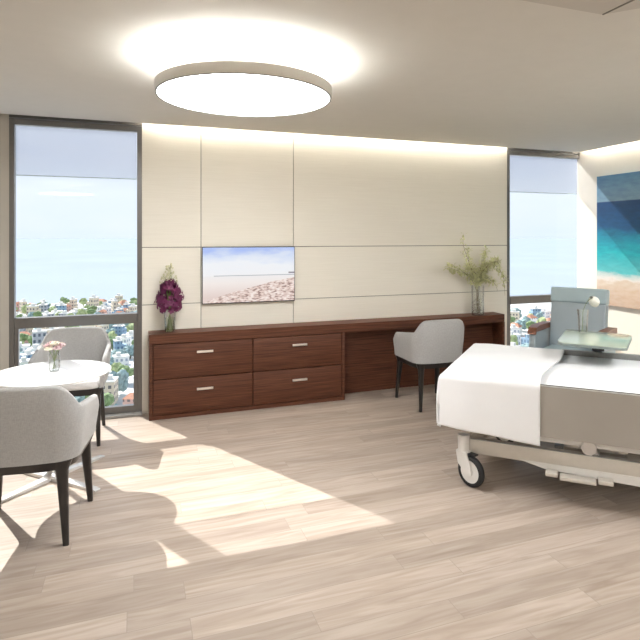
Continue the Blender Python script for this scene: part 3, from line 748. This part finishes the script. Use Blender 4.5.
bm = new(); box(bm, (-1.05, -1.22, .03), (-.47, -1.12, .12), .01); box(bm, (-1.05, -1.13, .04), (-.99, -.72, .09), .008); box(bm, (-.53, -1.13, .04), (-.47, -.72, .09), .008)
for x, y in ((-1.02, -1.19), (-.50, -1.19), (-1.02, -.75), (-.50, -.75)): cyl(bm, (x, y-.01, .021), (x, y+.01, .021), .021)
obj('base', bm, M_grey, ot)
tv_ = thing('tulip_vase', 'slim clear glass vase with one white tulip on the overbed table', 'vase', (3.288, 3.455, .851))
bm = new(); vase(bm, [(.030, 0), (.033, .006), (.036, .10), (.044, .185)], 24); obj('glass_vase', bm, M_vglass, tv_)
bm = new(); lathe(bm, [(0, .007), (.028, .007), (.030, .06), (0, .06)], 24); obj('water', bm, M_vglass, tv_)
tl = thing('tulip', 'single drooping white tulip in the slim vase on the overbed table', 'flower', (3.288, 3.455, .86))
cr_ = catmull([(-.008, 0, .004), (-.004, 0, .10), (.0, 0, .16), (.030, -.012, .235), (.062, -.024, .262)]); bm = new(); tube(bm, cr_, .0022, 6); obj('stem', bm, M_stem, tl)
bm = new(); Mt = Matrix.Translation((.058, -.024, .265)) @ Matrix.Rotation(math.radians(20.35), 4, 'Z') @ Matrix.Rotation(math.radians(122), 4, 'Y') @ Matrix.Scale(1.55, 4)
for ring in range(2):
    for k in range(3):
        a = 2*PI*k/3+ring*PI/3; rows = []
        for f in range(7):
            f_ = f/6; rad = (.026-.003*ring)*math.sin(PI*min(1, .12+f_*.72)); z = .072*f_; hw = .9*math.sin(PI*(.08+.9*f_))**.6
            rows.append([bm.verts.new(Mt @ Vector((rad*math.cos(a+hw*q), rad*math.sin(a+hw*q), z))) for q in (-1, -.5, 0, .5, 1)])
        for A, B in zip(rows, rows[1:]):
            for q in range(4): bm.faces.new((A[q], A[q+1], B[q+1], B[q]))
obj('petals', bm, M_tulip, tl, sharp=180)

# ------------------------------------------------------------------ recliner (local +y = facing direction)
ang = math.atan2(-.515, -.857)-PI/2
rc = thing('recliner', 'blue-grey vinyl recliner with cherry wood arm caps in the window corner', 'armchair', (4.055, 4.42, 0), ang)
HW = .27
def slab(bm, x0, x1, p0, p1, th, bev=.03):
    """padded slab whose side profile runs from p0 to p1 (y,z)"""
    a = Vector((0, p0[0], p0[1])); b = Vector((0, p1[0], p1[1])); d = (b-a); Lh = d.length; d.normalize()
    nrm = Vector((0, -d.z, d.y)); M = Matrix(((1, 0, 0, 0), (0, d.y, nrm.y, a.y), (0, d.z, nrm.z, a.z), (0, 0, 0, 1)))
    box(bm, (x0, 0, -th/2), (x1, Lh, th/2), bev, 4, M=M)
bm = new(); slab(bm, -HW, HW, (-.20, .42), (-.285, .925), .11, .016); obj('backrest', bm, M_vinyl, rc, sharp=60)
bm = new(); slab(bm, -HW-.005, HW+.005, (-.280, .922), (-.30, 1.075), .13, .018); obj('headrest', bm, M_vinyl2, rc, sharp=60)
bm = new(); box(bm, (-HW+.005, -.20, .34), (HW-.005, .34, .49), .04, 4); obj('seat', bm, M_vinyl2, rc, sharp=60)
bm = new(); box(bm, (-HW+.01, .30, .13), (HW-.01, .35, .36), .02, 3); obj('footrest', bm, M_vinyl, rc, sharp=60)
bm = new(); box(bm, (-HW, -.26, .12), (HW, .30, .34), .01); obj('chair_body', bm, M_vinyl, rc)
for s in (-1, 1):
    xs = sorted((s*(HW+.012), s*(HW+.088)))
    bm = new(); box(bm, (xs[0]+.006, -.26, .10), (xs[1]-.006, .19, .655), .015, 3); arm = obj('armrest', bm, M_vinyl, rc, sharp=50)
    bm = new(); prof = [(-.27, .655), (-.27, .705), (-.05, .712), (.09, .712), (.165, .695), (.20, .655), (.205, .63), (.185, .63), (.175, .655)]
    loft(bm, [[(x, y, z) for y, z in prof] for x in (xs[0]-.004, xs[0], xs[1], xs[1]+.004)]); obj('arm_cap', bm, M_armwood, arm, sharp=30)
for x in (-.30, .30):
    for y in (-.22, .26):
        bm = new(); cyl(bm, (x-.015, y, .04), (x+.015, y, .04), .04); cyl(bm, (x, y, .04), (x, y, .13), .012); obj('caster', bm, M_rubber, rc)

# ------------------------------------------------------------------ the view: city and sea far below
GZ = -60
bm = new(); prism(bm, [(-900, 120), (1500, 120), (1500, 260), (900, 330), (520, 395), (200, 560), (0, 580), (-900, 600)], GZ-1, GZ)
struct('ground', bm, mat('city_ground', (.72, .72, .67), .9, var=.4, scale=.05))
bm = new(); prism(bm, [(-40000, -100), (40000, -100), (40000, 40000), (-40000, 40000)], GZ-3, GZ-2)
struct('sea', bm, mat('sea_water', (.34, .385, .44), .95, var=.04, scale=.004, spec=0))
BM = [('white', building_mat('white_render', (.88, .87, .84), (.34, .39, .46))), ('cream', building_mat('cream_render', (.72, .62, .48), (.16, .15, .15))),
      ('grey', building_mat('grey_render', (.42, .44, .47), (.10, .12, .15))), ('pinkish', building_mat('pink_render', (.66, .42, .36), (.2, .16, .16))), ('blue glazed', building_mat('blue_render', (.26, .38, .50), (.10, .17, .26)))]
M_tile = mat('terracotta_roof', (.52, .24, .15), .8, var=.2, scale=1)
M_flat = mat('flat_roof', (.74, .72, .68), .9, var=.1, scale=.6)
def building(w_, d_, h_, m, kind, roof):
    t = thing('city_building', '', 'building')
    bm = new(); box(bm, (-w_/2, -d_/2, 0), (w_/2, d_/2, h_))
    if kind == 1: box(bm, (-w_/2, -d_/2, h_), (w_*.1, d_/2, h_*1.35))
    if kind == 2: box(bm, (w_/2, -d_*.3, 0), (w_*.8, d_*.3, h_*.6))
    obj('walls', bm, m, t, smooth=False)
    bm = new(); zt = h_*(1.35 if kind == 1 else 1); xw = w_*.1 if kind == 1 else w_/2
    if roof:
        loft(bm, [[(-w_/2-.4, -d_/2-.4, zt), (xw+.4, -d_/2-.4, zt), (xw+.4, d_/2+.4, zt), (-w_/2-.4, d_/2+.4, zt)], [(-w_/2+2, -.2, zt+2.2), (xw-2, -.2, zt+2.2), (xw-2, .2, zt+2.2), (-w_/2+2, .2, zt+2.2)]])
    else:
        box(bm, (-w_/2-.2, -d_/2-.2, zt), (xw+.2, d_/2+.2, zt+.5)); box(bm, (-w_*.3, -1, zt+.5), (-w_*.3+2.5, 1.5, zt+2.4))
    obj('roof', bm, M_tile if roof else M_flat, t, smooth=False)
    return t
protos = [(building(8.5, 7, 7, BM[0][1], 0, False), 'white flat-roofed'), (building(7.5, 8, 8, BM[1][1], 1, False), 'cream stepped'), (building(8, 7, 5.5, BM[0][1], 2, True), 'white red-roofed'),
          (building(7, 7, 10, BM[2][1], 0, False), 'grey flat-roofed'), (building(8, 6.5, 6, BM[3][1], 0, True), 'pinkish red-roofed'), (building(8, 8, 7, BM[4][1], 1, False), 'blue-grey stepped')]
def tree_proto(seed, c, name):
    t = thing('city_tree', '', 'tree'); rnd_ = random.Random(seed)
    bm = new(); cyl(bm, (0, 0, 0), (0, 0, 3), .35, .2, 7); obj('trunk', bm, M_twig, t)
    bm = new()
    for k in range(9): blob(bm, (rnd_.uniform(-1.9, 1.9), rnd_.uniform(-1.9, 1.9), rnd_.uniform(2.8, 6.2)), rnd_.uniform(1.2, 2.2), seed+k, 2)
    obj('crown', bm, mat(name, c, .8, var=.4, scale=.8), t, smooth=False)
    return t
tps = [(tree_proto(1, (.20, .28, .12), 'dark_foliage'), 'dark green'), (tree_proto(2, (.36, .42, .20), 'olive_foliage'), 'olive green'), (tree_proto(3, (.26, .36, .36), 'blue_foliage'), 'bluish green')]
rc_ = random.Random(11); used = set(); OCC = []
def put(proto, kind, x, y, side, s):
    s *= .8; rad = (4.6 if kind[1] == 't' else 6.4 if kind[0] in ('white red-roofed',) else 5.9)*s
    if any((x-a)**2+(y-b)**2 < (rad+c)**2 for a, b, c in OCC): return
    OCC.append((x, y, rad))
    first = proto.name not in used; used.add(proto.name)
    c = proto if first else dup(proto)
    what = 'city building' if kind[1] == 'b' else 'tree'
    c.location = (x, y, GZ); c.rotation_euler = (0, 0, rc_.uniform(0, PI)); c.scale = (s, s, s*rc_.uniform(.85, 1.15))
    c['label'] = '%s %s far below outside the %s window' % (kind[0], what, side)
    c['group'] = '%s %ss seen through the %s window' % (kind[0], what, side)
def region(side, lo, hi, y0, y1, step, treef):
    y = y0
    while y < y1:
        x = lo*y+rc_.uniform(0, step)
        while x < hi*y:
            px_, py_ = x+rc_.uniform(-1.2, 1.2), y+rc_.uniform(-1.2, 1.2)
            r = rc_.random(); f = (y-y0)/(y1-y0)
            if r < treef*(1.15-.75*f):
                p, n_ = rc_.choice(tps); put(p, (n_, 't'), px_, py_, side, rc_.uniform(1.0, 1.6)); x += step*.72
            else:
                p, n_ = rc_.choice(protos[:3]+protos if f > .4 else protos); put(p, (n_, 'b'), px_, py_, side, rc_.uniform(.9, 1.15)); x += step*1.05
        y += step*.98
for _ in range(3):
    region('left', -.185, .0, 196, 545, 10, .60)
    region('corner', .735, .93, 190, 345, 10.5, .33)
